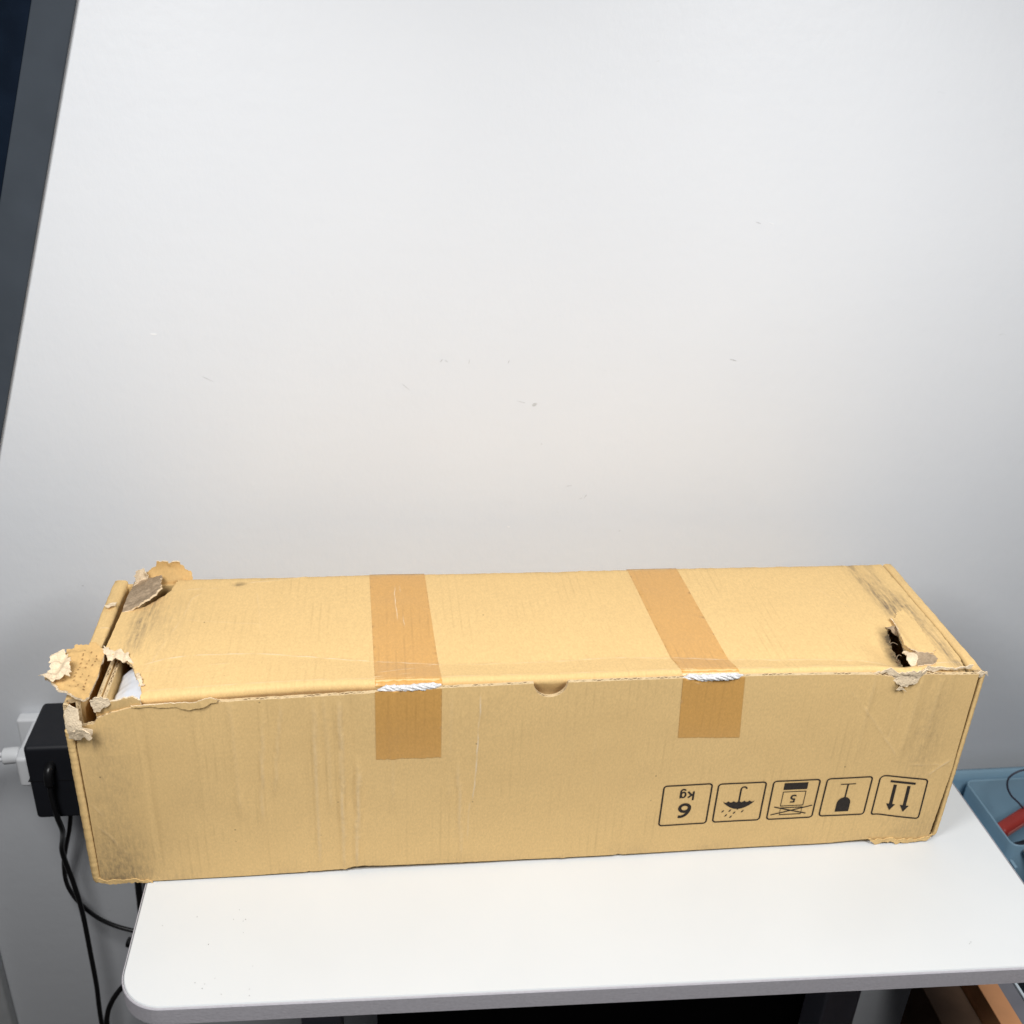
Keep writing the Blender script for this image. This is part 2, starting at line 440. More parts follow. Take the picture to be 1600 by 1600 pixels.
specks = [(-.2316, -.0425), (-.2375, -.0328), (-.2408, -.0418), (-.2333, -.0442), (-.2321, -.0552), (-.2565, -.0639), (-.2219, -.0861), (-.2222, -.1057), (-.2217, -.1111), (-.2544, -.0988),
          (-.2478, -.0945), (-.2614, -.0972), (-.2557, -.1024), (-.2933, -.0438), (-.2687, -.0372), (-.2416, -.1084), (.3267, -.1094), (.3285, -.1080)]
rs = random.Random(2)
it = [(x, y, rs.uniform(.0004, .0008), rs.uniform(.0003, .0006), rs.uniform(0, 3)) for x, y in specks]
rel(tag(flecks('crumb', it, M_CRUMB, None, lambda u, v: (u, v, .0004)), kind='stuff'), tb)

# ================================================================== CARDBOARD BOX
H, DP = .1780, .1750
bx = empty('cardboard_box', (0, 0, 0))
tag(bx, 'long battered brown cardboard box with torn corners lying on the white table', 'box')
T = .0034
ZF_X = [-.345, -.30, -.263, -.171, -.08, .004, .104, .2285, .287, .344]
ZF_Z = [.1775, .1792, .1806, .1842, .1842, .1838, .1844, .1825, .1814, .1780]
YC_X = [-.345, -.3065, -.289, -.2703, -.2219, -.1726, -.1332, -.0791, -.0249, .0585, .1043, .1554, .2341, .2851, .344]
YC_Y = [.040, .0470, .0544, .0568, .0560, .0482, .0419, .0347, .032, .0366, .0336, .0282, .0240, .0175, .0145]
def bump2(x, y, cx, cy, rx, ry): return math.exp(-((x - cx) / rx) ** 2 - ((y - cy) / ry) ** 2)
def lid_z(x, y):
    yc = crv(x, YC_X, YC_Y); zf = crv(x, ZF_X, ZF_Z)
    t = min(1, max(0, (yc - y) / max(yc - .008, .004)))
    z = H + (zf - H) * t
    z += .0010 * nz(x, y, 9, 1) + .0004 * nz(x, y, 40, 2)
    z -= .0075 * bump2(x, y, .289, .036, .016, .024)           # pushed in beside the right-hand hole
    z -= .0022 * bump2(x, y, -.295, .035, .03, .03)
    z -= .0013 * bump2(x, y, -.2465, .163, .006, .004)
    return z
RA = .0036; ARC = RA * math.pi / 2; Y0 = .0044
def lid_map(x, s, lift=0.0):
    y = s + Y0 + RA - ARC
    if s >= ARC:
        if y <= DP - RA: return (x, y, lid_z(x, y) + lift)
        a = min((y - (DP - RA)) / RA, math.pi / 2); zt = lid_z(x, DP - RA)
        return (x, DP - RA + (RA + lift) * math.sin(a), zt - RA + (RA + lift) * math.cos(a) - max(0, y - (DP - RA) - ARC))
    zt = lid_z(x, Y0 + RA); 
    if s >= 0:
        a = (ARC - s) / RA
        return (x, Y0 + RA - (RA + lift) * math.sin(a), zt - RA + (RA + lift) * math.cos(a))
    return (x, Y0 - lift + .35 * min(-s, .014), zt - RA + s)
def sy(y): return y - (Y0 + RA - ARC)

# front panel ------------------------------------------------------
def front_y(x, z):
    d = .0009 * nz(x, z, 8, 11) + .0003 * nz(x, z, 35, 12)
    d -= .0030 * bump2(x, z, .325, .02, .03, .05)               # crushed corner bulges out
    d -= .0016 * bump2(x, z, -.12, .19, .10, .05)
    d += .0012 * bump2(x, z, -.33, .01, .02, .03)
    w = math.exp(-((x + .178) / .05) ** 2)                      # washboarded zone left of centre
    return d - ridge_sum(x, z)
RIDGES = []          # soft vertical ridges where the flutes were crushed: (x at top, x at bottom, z0, z1, height, half width)
def ridge_sum(x, z):
    h = 0.0
    for xt, xb, z0, z1, hh, wd in RIDGES:
        xc = xb + (xt - xb) * z / .178 + .0010 * noise.noise(Vector((xt * 50, z * 45, 1.5)))
        q = (x - xc) / wd
        if abs(q) < 3: h += hh * math.exp(-q * q) * min(1, max(0, (z - z0) / .02)) * min(1, max(0, (z1 - z) / .02)) * (.85 + .35 * noise.noise(Vector((xt * 90, z * 22, 7))))
    return h
def front_map(x, z, lift=0.0): return (x, front_y(x, z) - lift, z)
notch = [(.0013 + .0131 * math.cos(a), .1829 - .0131 * math.sin(a)) for a in np.linspace(0, math.pi, 22)]
fo = [(-.3475, .006, .0008), (-.3430, .0022, .0010), (-.3340, .0010, .0010), (-.3078, .0018, 0), (-.2280, .0022, .0002), (-.1566, .0036, 0.0003), (-.1483, .0064, .0004), (-.128, .0050, .0002), (-.02, .0032, .0002), (.0885, .0030, .0002),
      (.2581, .0028, .0003), (.2900, .0050, .0014), (.305, .0045, .0016), (.3167, .0012, .0012), (.3400, .0006, .0012), (.3452, .0072, .0004), (.3492, .0804, 0), (.3476, .1765, .0004),
      (.2995, .1785, .0012), (.2900, .1735, .0016), (.2820, .1725, .0014), (.2735, .1775, .0008), (.2600, .1800, .0003), (.2236, .1813, .0002), (.15, .1826, 0), (.0999, .1830, .0002)]
fo += [(x, z, 0) for x, z in notch]
fo += [(-.0125, .1829, .0002), (-.0812, .1822, .0003), (-.1180, .1802, .0004), (-.1425, .1795, .0003), (-.1936, .1774, .0003), (-.2485, .1752, .0006), (-.2570, .1715, .0010), (-.2640, .1705, .0006), (-.2760, .1738, .0004),
       (-.3071, .1727, .0008), (-.3209, .1687, .0010), (-.3305, .1634, .0010), (-.3332, .1594, .0012), (-.3423, .1581, .0010), (-.3455, .1500, .0008), (-.3468, .1408, 0), (-.3466, .0888, 0)]
VT = [(-.2123, .165), (-.1993, .172), (-.1752, .174), (-.1565, .1750), (-.1439, .1100), (-.0678, .110), (-.0515, .176), (.0380, .150)]
VB = [(-.2195, .060), (-.2074, .090), (-.1770, .012), (-.1570, .008), (-.1475, .009), (-.0618, .009), (-.0549, .070), (.0442, .050)]
cre = []
rr2 = random.Random(11)
for (a, b), h in zip(zip(VT, VB), (.0017, .0017, .0022, .0027, .0027, .0018, .0008, .0009)):
    k = (a[0] - b[0]) / max(.02, a[1] - b[1]); RIDGES.append((a[0] + k * (.178 - a[1]), b[0] - k * b[1], b[1] - .01, a[1] + .01, h, .0015))
for x0 in (-.300, -.262, -.236, -.186, -.166, -.150, -.118, -.073, .020, .070, .262, .300, .309, .318):
    RIDGES.append((x0 + rr2.uniform(-.002, .002), x0 + rr2.uniform(-.003, .003), (.088 if x0 > .09 else rr2.choice((-.02, .02, .06))), rr2.choice((.19, .19, .12)) if x0 < .09 else .19, rr2.uniform(.0006, .0013) * rr2.choice((1, 1, -1)), rr2.uniform(.0016, .003)))
cre.append(([(-.0515, .176), (-.0525, .14), (-.0532, .10), (-.0549, .070)], .0010, .0004, .8))
cre += [([(-.0570, .070), (-.0585, .025)], .0010, .0003, .25),
        ([(.2428, .1645), (.262, .142), (.2800, .118), (.2954, .0971)], .0013, .0005, .14), ([(.2864, .1658), (.288, .14), (.2845, .118), (.2867, .1000)], .0013, -.0005, .10),
        ([(.3476, .0909), (.338, .083), (.3288, .0747)], .0011, .0004, .45), ([(.31, .086), (.3476, .084)], .0010, .0003, .15), ([(.2924, .094), (.300, .087)], .001, -.0003, 0),
        ([(-.343, .062), (-.333, .048), (-.324, .030)], .0010, .0004, .25), ([(-.345, .085), (-.336, .070)], .001, .0003, .2)]
def front_dirt(x, z):
    d = .70 * math.exp(-((x + .338) / .030) ** 2 - (z / .040) ** 2)
    d += .55 * bump2(x, z, -.333, .145, .014, .012)
    d += .30 * math.exp(-((x + .330) / .02) ** 2) * (z < .13)
    d += .38 * bump2(x, z, .318, .11, .016, .06) + .35 * bump2(x, z, .33, .02, .03, .02)
    d += .32 * math.exp(-(z / .012) ** 2) * (.5 + nz(x, z, 30, 6))
    d += .30 * bump2(x, z, -.29, .10, .03, .05) * (.5 + nz(x, z, 22, 9))
    return max(0, d)
def front_blacken(x, z): return .75 * bump2(x, z, .2795, .1665, .0032, .0036) + .5 * bump2(x, z, -.337, .003, .006, .004) + .25 * bump2(x, z, -.3335, .1505, .006, .003)  # small black spots at the tear, bottom corner and top left
sheet('front_panel', rag(fo, seed=1), front_map, T, [M_KRAFT, M_KIN, M_EDGE], bx, .0021, creases=cre, dirt=front_dirt, blacken=front_blacken, palef=lambda x, z: min(.34, max(0, ridge_sum(x, z) - .0005) * 160))  # palef paints the light caught by the ridge crests into the colour

# lid ---------------------------------------------------------------
lo = [(-.2998, -.030, .0003), (.3380, -.030, 0), (.3385, sy(.0075), .0006), (.3418, sy(.020), .0003), (.3436, sy(.06), 0), (.3437, sy(.1344), 0), (.3432, sy(.1735), .0006), (.30, sy(.1800), 0),
      (-.2870, sy(.1800), .0012), (-.2985, sy(.1726), .0014), (-.3011, sy(.1600), .0014), (-.3020, sy(.1530), .0014), (-.3094, sy(.1420), .0012), (-.3183, sy(.1300), .0010), (-.3358, sy(.1210), .0004),
      (-.3372, sy(.0707), .0016), (-.3329, sy(.0600), .0018), (-.3274, sy(.0590), .0016), (-.3197, sy(.0544), .0014), (-.3133, sy(.0482), .0012), (-.3089, sy(.0372), .0014), (-.3023, sy(.0249), .0014),
      (-.3000, sy(.0146), .0012), (-.2990, sy(.0075), .0006)]
rh = [(.2995, sy(.0640), .0012), (.3040, sy(.0690), .0012), (.3085, sy(.0690), .0010), (.3075, sy(.0581), .0014), (.3035, sy(.0400), .0010), (.3065, sy(.0290), .0012), (.3020, sy(.0145), .0012), (.2915, sy(.0145), .0016), (.2945, sy(.0300), .0016), (.2958, sy(.0450), .0016)]
tc = []
for i in range(len(YC_X) - 2):
    x0, x1 = YC_X[i + 1], YC_X[min(i + 2, len(YC_X) - 1)]
    pl = .85 if x1 < -.12 else (.6 if x1 < -.07 else (.25 if x1 < .05 else .5))
    tc.append(([(x0, sy(YC_Y[i + 1])), (x1, sy(YC_Y[min(i + 2, len(YC_X) - 1)]))], .0010, .0004, pl))
tc += [([(-.2990, sy(.0130)), (-.20, sy(.0125)), (-.08, sy(.0112)), (.10, sy(.0105)), (.285, sy(.0110))], .0012, .0003, .28),
       ([(-.305, sy(.039)), (-.27, sy(.0415)), (-.24, sy(.0425))], .001, .0003, .25), ([(-.304, sy(.036)), (-.300, sy(.048)), (-.285, sy(.115)), (-.283, sy(.14)), (-.270, sy(.156))], .001, .0003, .22),
       ([(-.30, sy(.112)), (-.27, sy(.104)), (-.22, sy(.098))], .0012, .0003, .15), ([(-.292, sy(.1545)), (-.262, sy(.157))], .001, .0003, .4), ([(-.24, sy(.164)), (-.19, sy(.171))], .0012, .0004, .35),
       ([(-.2305, sy(.148)), (-.2255, sy(.12)), (-.222, sy(.09))], .001, .0003, .12), ([(.262, sy(.135)), (.275, sy(.11)), (.283, sy(.10))], .0012, .0003, .15),
       ([(.309, sy(.17)), (.325, sy(.11)), (.3345, sy(.05)), (.337, sy(.02))], .0013, -.0006, 0), ([(.322, sy(.17)), (.3335, sy(.10)), (.3395, sy(.02))], .0013, .0005, .12),
       ([(.055, sy(.174)), (.057, sy(.167))], .0008, .0003, .5), ([(-.075, sy(.0200)), (-.1, sy(.0190)), (-.135, sy(.0140))], .0010, .0003, .45)]
def lid_dirt(x, s):
    y = s - sy(0)
    d = .80 * math.exp(-((x + .3165 - .05 * (y - .1)) / .0075) ** 2) * min(1, max(0, (y - .055) / .02)) + .30 * bump2(x, y, -.3, .10, .018, .05)
    d += 1.0 * math.exp(-((x - .3135 - .10 * (.14 - y)) / .006) ** 2) * min(1, max(0, (y - .07) / .02))
    d += .95 * math.exp(-((x - .3345) / .006) ** 2) * min(1, max(0, (.13 - y) / .03)) + .6 * math.exp(-((x - .327) / .005) ** 2) * (y > .10) + .5 * bump2(x, y, .318, .10, .010, .02)
    d += .30 * math.exp(-((y - .172) / .005) ** 2) * (.55 + .9 * nz(x, y, 40, 3)) + .5 * bump2(x, y, -.247, .1635, .006, .002)  # the last term darkens the small back-left dent
    return max(0, d)
def lid_blacken(x, s):
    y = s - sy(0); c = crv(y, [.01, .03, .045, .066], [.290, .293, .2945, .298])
    return .95 * math.exp(-(max(0, c - x) / .0052) ** 2) * math.exp(-(max(0, abs(y - .04) - .020) / .008) ** 2) * (x < c + .004) + .7 * bump2(x, y, -.2455, .1632, .0035, .0012)  # blackens the lid left of the hole and in the small dent
sheet('lid', rag(lo, seed=2), lid_map, T, [M_KRAFT, M_KIN, M_EDGE], bx, .0042, holes=[rag(rh, seed=4)], creases=tc, dirt=lid_dirt, blacken=lid_blacken)

# rolled double side walls -------------------------------------------
def side_wall(sgn, y_front, cut=None):
    xo, xi = (.3545, .3456) if sgn > 0 else (.3532, .3415); r = (xo - xi) / 2; xm = (xo + xi) / 2; hz = .1715 if sgn < 0 else .1722
    LV = hz - .0                                 # outer height to the start of the roll
    AR = math.pi * r
    def fm(y, s, lift=0.0):
        wob = .0006 * nz(y, s, 25, 20 + sgn) + .0003 * nz(y, s, 120, 22 + sgn)
        if s < LV: x, z = xo, s
        elif s < LV + AR:
            a = (s - LV) / r; ca = math.cos(a); x, z = xm + r * math.copysign(abs(ca) ** .55, ca), hz + .0052 * max(0, math.sin(a)) ** .5 + .0008 * nz(s, y, 30, 41)
        else: x, z = xi, hz - (s - LV - AR)
        x += wob - .0015 * math.exp(-((s - .06) / .05) ** 2) * math.sin(math.pi * y / DP)
        return (sgn * x, y, z + wob + (lift if LV < s < LV + AR else 0))
    TOT = LV + AR + .12
    o = [(y_front, .003, .0008), (DP - .0005, .003, 0), (DP - .0005, TOT, 0), (y_front + .006, TOT, 0), (y_front + .004, LV + AR, .001), (y_front, LV - .004, .0008)]
    if cut: o = cut(LV, AR, TOT)
    pts = rag(o, seed=7 + sgn)
    if sgn < 0: pts = pts
    else: pass
    f2 = (lambda a, b, l=0.0: fm(a, b, l))
    dd = lambda y, s: .5 * math.exp(-((s - LV) / .012) ** 2) * (.5 + nz(y, s, 45, 4)) + .5 * math.exp(-(s / .012) ** 2)
    cr = [([(.01, LV + AR * .30), (.09, LV + AR * .33), (.17, LV + AR * .28)], .0012, .0003, .10)]
    if sgn < 0:
        cr += [([(.100, LV - .001), (.103, LV + AR)], .001, .0004, .7), ([(.135, LV - .001), (.1345, LV + AR * .8)], .001, .0005, .8), ([(.02, LV + AR * .85), (.09, LV + AR * .80)], .001, .0003, .3), ([(-.001, .125), (.004, .122)], .001, .0003, .6)]
        fl_ = lambda a, b, l=0.0: fm(-a, b, l)
        cr = [([(-p[0], p[1]) for p in ln], w, h, pl) for ln, w, h, pl in cr]
        pts = [(-p[0], p[1]) for p in pts]
        return sheet('side_wall', pts, fl_, T, [M_KRAFT, M_KIN, M_EDGE], bx, .0045, creases=cr, dirt=lambda a, b: dd(-a, b))
    return sheet('side_wall', pts, f2, T, [M_KRAFT, M_KIN, M_EDGE], bx, .0045, creases=cr, dirt=dd)
side_wall(1, .0030)
side_wall(-1, -.0006, lambda LV, AR, TOT: [(.0030, .006, .0008), (DP - .0005, .003, 0), (DP - .0005, TOT, 0), (.007, TOT, 0), (.007, LV + AR, .0012), (.012, LV + AR * .75, .0016), (.006, LV + AR * .40, .0016), (.003, LV - .006, .0014), (.0030, LV - .016, .0006)])
# closed vertical corner folds between the front panel and the side walls
for sgn in (-1, 1):
    xe = sgn * (.3508 if sgn < 0 else .3526); rr_ = .0033 if sgn < 0 else .0022
    tube('corner_fold', [(xe * .996, .0034, .003), (xe, .0028, .012), (xe, .0026, .06), (xe, .0026, .12), (xe, .0030, .1535 if sgn < 0 else .1765)], rr_, M_KRAFT, bx, 12, 26,
         lambda u, th: (1 + .10 * noise.noise(Vector((u * 40, th, 2.0))) + .07 * math.sin(u * 420) * (.5 + noise.noise(Vector((u * 30, 1, 4.0))))) * min(1, .6 + u * 12))
board('back_panel', (-.349, DP - .0042, .001), (.349, DP - .0004, H - .0052), M_KRAFT, bx)
board('bottom_panel', (-.3405, .0052, .0006), (.3405, DP - .0046, .0045), M_KIN, bx)
# dust flap: the doubled board seen through the torn hole
for k, x in enumerate((-.3305, -.3270)):
    sheet('inner_flap', rag([(.012, .010), (.160, .010), (.160, .1690 - k * .002), (.012, .1690 - k * .002)], seed=3),
          lambda y, z, l=0.0, x=x: (x + .0006 * nz(y, z, 20, 3) + .012 * (z - .17) * .1, y, z), .0028, [M_KRAFT, M_KRAFT, M_EDGE], bx, .008)

# torn bits ------------------------------------------------------------
def flap(name, poly, zfun, t, mats, seed, amp=.0012, step=.0022, label=None, crumple=.0012, cs=70):
    pts = rag([(p[0], p[1], p[2] if len(p) > 2 else amp) for p in poly], .0009, seed)
    def fm(x, y, l=0.0):
        X = zfun(x, y); c = crumple * (nz(x, y, cs, seed) + .5 * nz(x, y, cs * 2.6, seed + 3))
        return (X[0] + c * .25, X[1] + c * .25, X[2] + c)
    o = sheet(name, pts, fm, t, mats, bx, step)
    if label: o['label'] = label
    return o
def big(x, y):
    u = max(0, -.338 - x); v = (y - .035) / .035
    return (x, y, H - .0005 + .35 * u + .0022 * math.sin(u / .034 * math.pi) - .0040 * (1 - v * v) * (u / .033) + .002 * abs(v))
bf_ = flap('torn_flap', [(-.3350, .0321, 0), (-.3362, .0640), (-.3442, .0705), (-.3517, .0650), (-.3563, .0640), (-.3629, .0543), (-.3690, .0470), (-.3660, .0386), (-.3680, .0210), (-.3623, .0166), (-.3552, .0081), (-.3443, .0030), (-.3372, .0027), (-.3354, .0101, 0)],
     big, .0017, [M_KIN, M_KRAFT, M_TORN], 21, .0021, .0018, 'torn side flap bent outward with its orange-brown inside up', .0022, 80)
pf_ = flap('peeled_paper', [(-.3685, .0430), (-.3610, .0495), (-.3545, .0385), (-.3500, .0215), (-.3545, .0165), (-.3590, .0105), (-.3690, .0142), (-.3648, .0289)],
     lambda x, y: (x, y, big(x, y)[2] + .0028 + .0035 * abs(math.sin((x + .36) * 240))), .0004, [M_TORN, M_TORN, M_TORN], 22, .0022, .0013, 'crumpled pale paper peeled off the bent flap', .0040, 75)
pf_.parent = bf_
rd = random.Random(5); dv, df = [], []
for row in range(3):
    for k in range(11):
        if rd.random() < .25: continue
        x = -.3405 - row * .0042 + rd.uniform(-.0005, .0005); y = .014 + k * .0044 + rd.uniform(-.001, .001); a, b = rd.uniform(.0003, .0006), rd.uniform(.0006, .0013); q = len(dv)
        for (u, v) in ((-a, -b), (a, -b * .6), (a * .8, b), (-a * .7, b * .8)):
            c_ = .0022 * (nz(x + u, y + v, 80, 21) + .5 * nz(x + u, y + v, 208, 24)); dv.append((x + u, y + v, big(x + u, y + v)[2] + c_ + .0004))
        df.append((q, q + 1, q + 2, q + 3))
dots = mesh_obj('perforation', dv, df, plain('glue_mark', (.36, .21, .085), .8, .1, .2), bf_); dots['kind'] = 'stuff'
# ragged pale fringe around the left hole
flap('torn_fringe', [(-.3385, .0712), (-.3330, .0655), (-.3260, .0640), (-.3190, .0600), (-.3140, .0520), (-.3125, .0480), (-.3195, .0520), (-.3274, .0552), (-.3320, .0530), (-.3375, .0640)],
     lambda x, y: (x, y, H + .0006 + .0016 * abs(math.sin(x * 420)) - .0030 * max(0, (.0600 - y) / .012)), .0008, [M_TORN, M_TORN, M_TORN], 23, .0014, .0014, None, .0016, 150)
flap('torn_fringe', [(-.3100, .0395), (-.3070, .0385), (-.3035, .0300), (-.3010, .0240), (-.2990, .0190), (-.3012, .0190), (-.3050, .0255), (-.3075, .0330)],
     lambda x, y: (x, y, H + .0003 + .0012 * abs(math.sin(y * 420)) - .002 * max(0, (-.304 - x) / .004)), .0008, [M_TORN, M_TORN, M_TORN], 24, .0012, .0012, None, .0014, 160)
# what is left of the lid's front fold at the torn corner
flap('fold_scrap', [(-.3310, .1650), (-.3270, .1625), (-.3104, .1690), (-.2985, .1725), (-.2985, .1790), (-.3031, .1825), (-.3160, .1790), (-.3233, .1800), (-.3300, .1785)],
     lambda x, z: (x, .0032 - .003 * math.sin((z - .163) / .02 * 1.5), z), .0016, [M_KRAFT, M_KRAFT, M_TORN], 25, .0012, .002, None, .0010)
flap('fold_scrap', [(-.3330, .1790), (-.3300, .1700), (-.3250, .1730), (-.3190, .1770), (-.3200, .1800), (-.3250, .1825), (-.3300, .1825)],
     lambda x, z: (x, -.0005 + .012 * (z - .172), z), .0007, [M_TORN, M_TORN, M_TORN], 26, .0012, .0014, None, .0022, 130)
# shred hanging at the top of the left corner
flap('torn_shred', [(-.3505, .1735), (-.3455, .1790), (-.3405, .1765), (-.3400, .1690), (-.3370, .1620), (-.3318, .1590), (-.3330, .1555), (-.3372, .1535), (-.3412, .1500), (-.3490, .1520), (-.3506, .1617)],
     lambda x, z: (x, -.0030 - .0028 * math.sin((x + .351) / .017 * 2.6) - .002 * math.sin((z - .15) * 150), z), .0008, [M_TORN, M_TORN, M_TORN], 27, .0012, .0014, None, .0026, 110)
flap('torn_shred', [(-.3450, .1590), (-.3400, .1625), (-.3345, .1600), (-.3318, .1560), (-.3345, .1540), (-.3405, .1560)],
     lambda x, z: (x, -.0085 + .002 * math.sin((x + .345) * 400), z), .0008, [M_TORN, M_GREYTORN, M_TORN], 28, .0010, .0012, None, .0024, 120)
# raised corner at the back left, and the paper curl on the back edge
flap('torn_flap', [(-.3357, .1210, .0006), (-.3233, .1238), (-.3150, .1310), (-.3123, .1348), (-.3078, .1450), (-.3100, .1560), (-.3128, .1715), (-.3251, .1745, .0004), (-.3365, .1742, .0002)],
     lambda x, y: (x, y, H - .0012 + .28 * max(0, x + .3365) + .0015 * math.sin((y - .12) * 90)), .0016, [M_GREYTORN, M_KIN, M_TORN], 29, .0018, .0018, 'grey scuffed corner flap lifted at the back left', .0024, 75)
flap('paper_curl', [(-.3370, .1660), (-.3330, .1800), (-.3250, .1850), (-.3205, .1880), (-.3150, .1925), (-.3060, .1915), (-.3000, .1928), (-.2968, .1870), (-.2930, .1845), (-.2880, .1815), (-.2840, .1660)],
     lambda x, z: (x, DP - .0008 + (.005 * math.sin((z - .176) * 130) if z > .176 else 0), z), .0010, [M_KIN, M_TORN, M_TORN], 30, .0020, .0014, None, .0034, 100)
flap('paper_curl', [(-.3345, .1720), (-.3335, .1858), (-.3280, .1882), (-.3238, .1868), (-.3240, .1760), (-.3270, .1720)],
     lambda x, z: (x, DP - .006 + .004 * math.sin((x + .334) * 260), z), .0006, [M_TORN, M_TORN, M_TORN], 31, .0018, .0012, None, .0034, 150)
flap('torn_shred', [(-.3505, .1280), (-.3480, .1330), (-.3420, .1345), (-.3425, .1300), (-.3475, .1255)], lambda x, y: (x, y, H + .0018), .0006, [M_TORN] * 3, 32, .0008, .0012, None, .0016, 160)
# right-hand hole: peeled surface paper and shreds
flap('peeled_paper', [(.3090, .0790), (.3143, .0809), (.3183, .0880), (.3260, .0925), (.3295, .0741), (.3280, .0527), (.3262, .0320), (.3215, .0270), (.3120, .0300), (.3050, .0320), (.3030, .0400), (.3050, .0538), (.3072, .0652)],
     lambda x, y: (x, y, lid_z(x, y) + .0012 + .0042 * math.exp(-((x - .3045) / .005) ** 2)), .0009, [M_KRAFT, M_TORN, M_TORN], 33, .0012, .002, 'peeled flap of surface paper beside the right-hand hole', .0006)
flap('torn_patch', [(.3055, .0325), (.3132, .0318), (.3215, .0255), (.3225, .0200), (.3150, .0120), (.3010, .0115), (.3055, .0210)],
     lambda x, y: (x, y, lid_z(x, y) + .0010), .0006, [M_GREYTORN, M_TORN, M_TORN], 34, .0012, .002, None, .0008)
flap('torn_shred', [(.2990, .0345), (.3035, .0375), (.3075, .0300), (.3060, .0170), (.2985, .0150), (.2965, .0215), (.2995, .0270)],
     lambda x, y: (x, y, H - .0012 + .0015 * math.sin(y * 300)), .0008, [M_TORN] * 3, 35, .0010, .0014, None, .0012, 120)
flap('torn_shred', [(.3000, .0690), (.3050, .0715), (.3085, .0670), (.3080, .0600), (.3040, .0620), (.3005, .0650)],
     lambda x, y: (x, y, H - .001 + .002 * math.sin(y * 500)), .0007, [M_GREYTORN] * 3, 36, .0010, .0012, None, .002, 160)
for k, (x0, y0, x1, y1) in enumerate(((.2952, .050, .303, .049), (.2925, .030, .2990, .033))):
    tube('loose_fibre', [(x0, y0, H - .006), ((x0 + x1) / 2, (y0 + y1) / 2 + .0015, H - .004), (x1, y1, H - .005)], .00022, M_GREYTORN, bx, 5, 6)
flap('torn_patch', [(.2900, .0150), (.2960, .0150), (.2975, .0300), (.2985, .0450), (.3010, .0620), (.2985, .0640), (.2945, .0450), (.2930, .0300)],
     lambda x, y: (x, y, H - .0065 - .7 * (x - .2925)), .0008, [fibre('dark_brown_fibre', (.24, .16, .10), .35)] * 3, 46, .0016, .0016, None, .0026, 160)  # dark brown fibre down in the hole
# crushed front edge at the right
flap('torn_shred', [(.2560, .1800), (.2691, .1830), (.2954, .1845), (.3030, .1810), (.3000, .1760), (.2932, .1712), (.2830, .1695), (.2760, .1740), (.2700, .1775), (.2604, .1775)],
     lambda x, z: (x, .0008 - .0035 * math.exp(-((x - .288) / .012) ** 2), z), .0008, [M_TORN] * 3, 37, .0012, .0014, 'crushed pale pulp on the front edge near the right corner', .0030, 150)
flap('torn_shred', [(.2795, .1660), (.2815, .1690), (.2840, .1680), (.2885, .1640), (.2845, .1655), (.2815, .1650)], lambda x, z: (x, -.0022, z), .0006, [M_TORN] * 3, 38, .0004, .001, None, .0012, 200)
flap('torn_shred', [(.300, .1790), (.330, .1800), (.3415, .1810), (.3430, .1845), (.3350, .1820), (.318, .1815), (.304, .1830)], lambda x, z: (x, .0030, z), .0008, [M_TORN] * 3, 39, .0008, .0014, None, .0016, 150)
flap('torn_shred', [(.3490, .1720), (.3540, .1770), (.3560, .1740), (.3545, .1790), (.3490, .1795), (.3460, .1770)], lambda x, z: (x, .0004, z), .0006, [M_TORN] * 3, 40, .0006, .001, None, .0016, 200)
# frayed bottom edge at the right and left
flap('frayed_edge', [(.2900, .0060), (.3020, .0058), (.3160, .0050), (.3330, .0042), (.3440, .0050), (.3475, .0090), (.3490, .0060), (.3440, .0008), (.3340, .0014), (.3250, .0002), (.3120, .0012), (.2980, .0010)],
     lambda x, z: (x, -.0009 + front_y(x, .004) - .0018 * abs(nz(x, 0, 110, 2)), z + .0006), .0006, [M_KRAFT, M_TORN, M_KRAFT], 41, .0010, .0014, None, .0020, 150)
flap('frayed_edge', [(-.3500, .0080), (-.3420, .0040), (-.3250, .0042), (-.3080, .0022), (-.3080, .0004), (-.3250, .0002), (-.3420, .0004), (-.3490, .0030)],
     lambda x, z: (x, -.0006 + front_y(x, .004) - .0010 * abs(nz(x, 0, 130, 2)), z + .0004), .0005, [M_KRAFT, M_TORN, M_KRAFT], 42, .0008, .0014, None, .0012, 170)
flap('torn_edge_fold', [(-.2480, .1752), (-.2570, .1712), (-.2640, .1702), (-.2900, .1735), (-.3050, .1735), (-.3050, .1748), (-.2760, .1765), (-.2620, .1765), (-.2520, .1790), (-.2440, .1790), (-.2440, .1765)],
     lambda x, z: (x, -.0006 - .0012 * math.exp(-((x + .257) / .009) ** 2), z), .0008, [M_KRAFT, M_TORN, M_TORN], 43, .0005, .0016, None, .0012, 120)

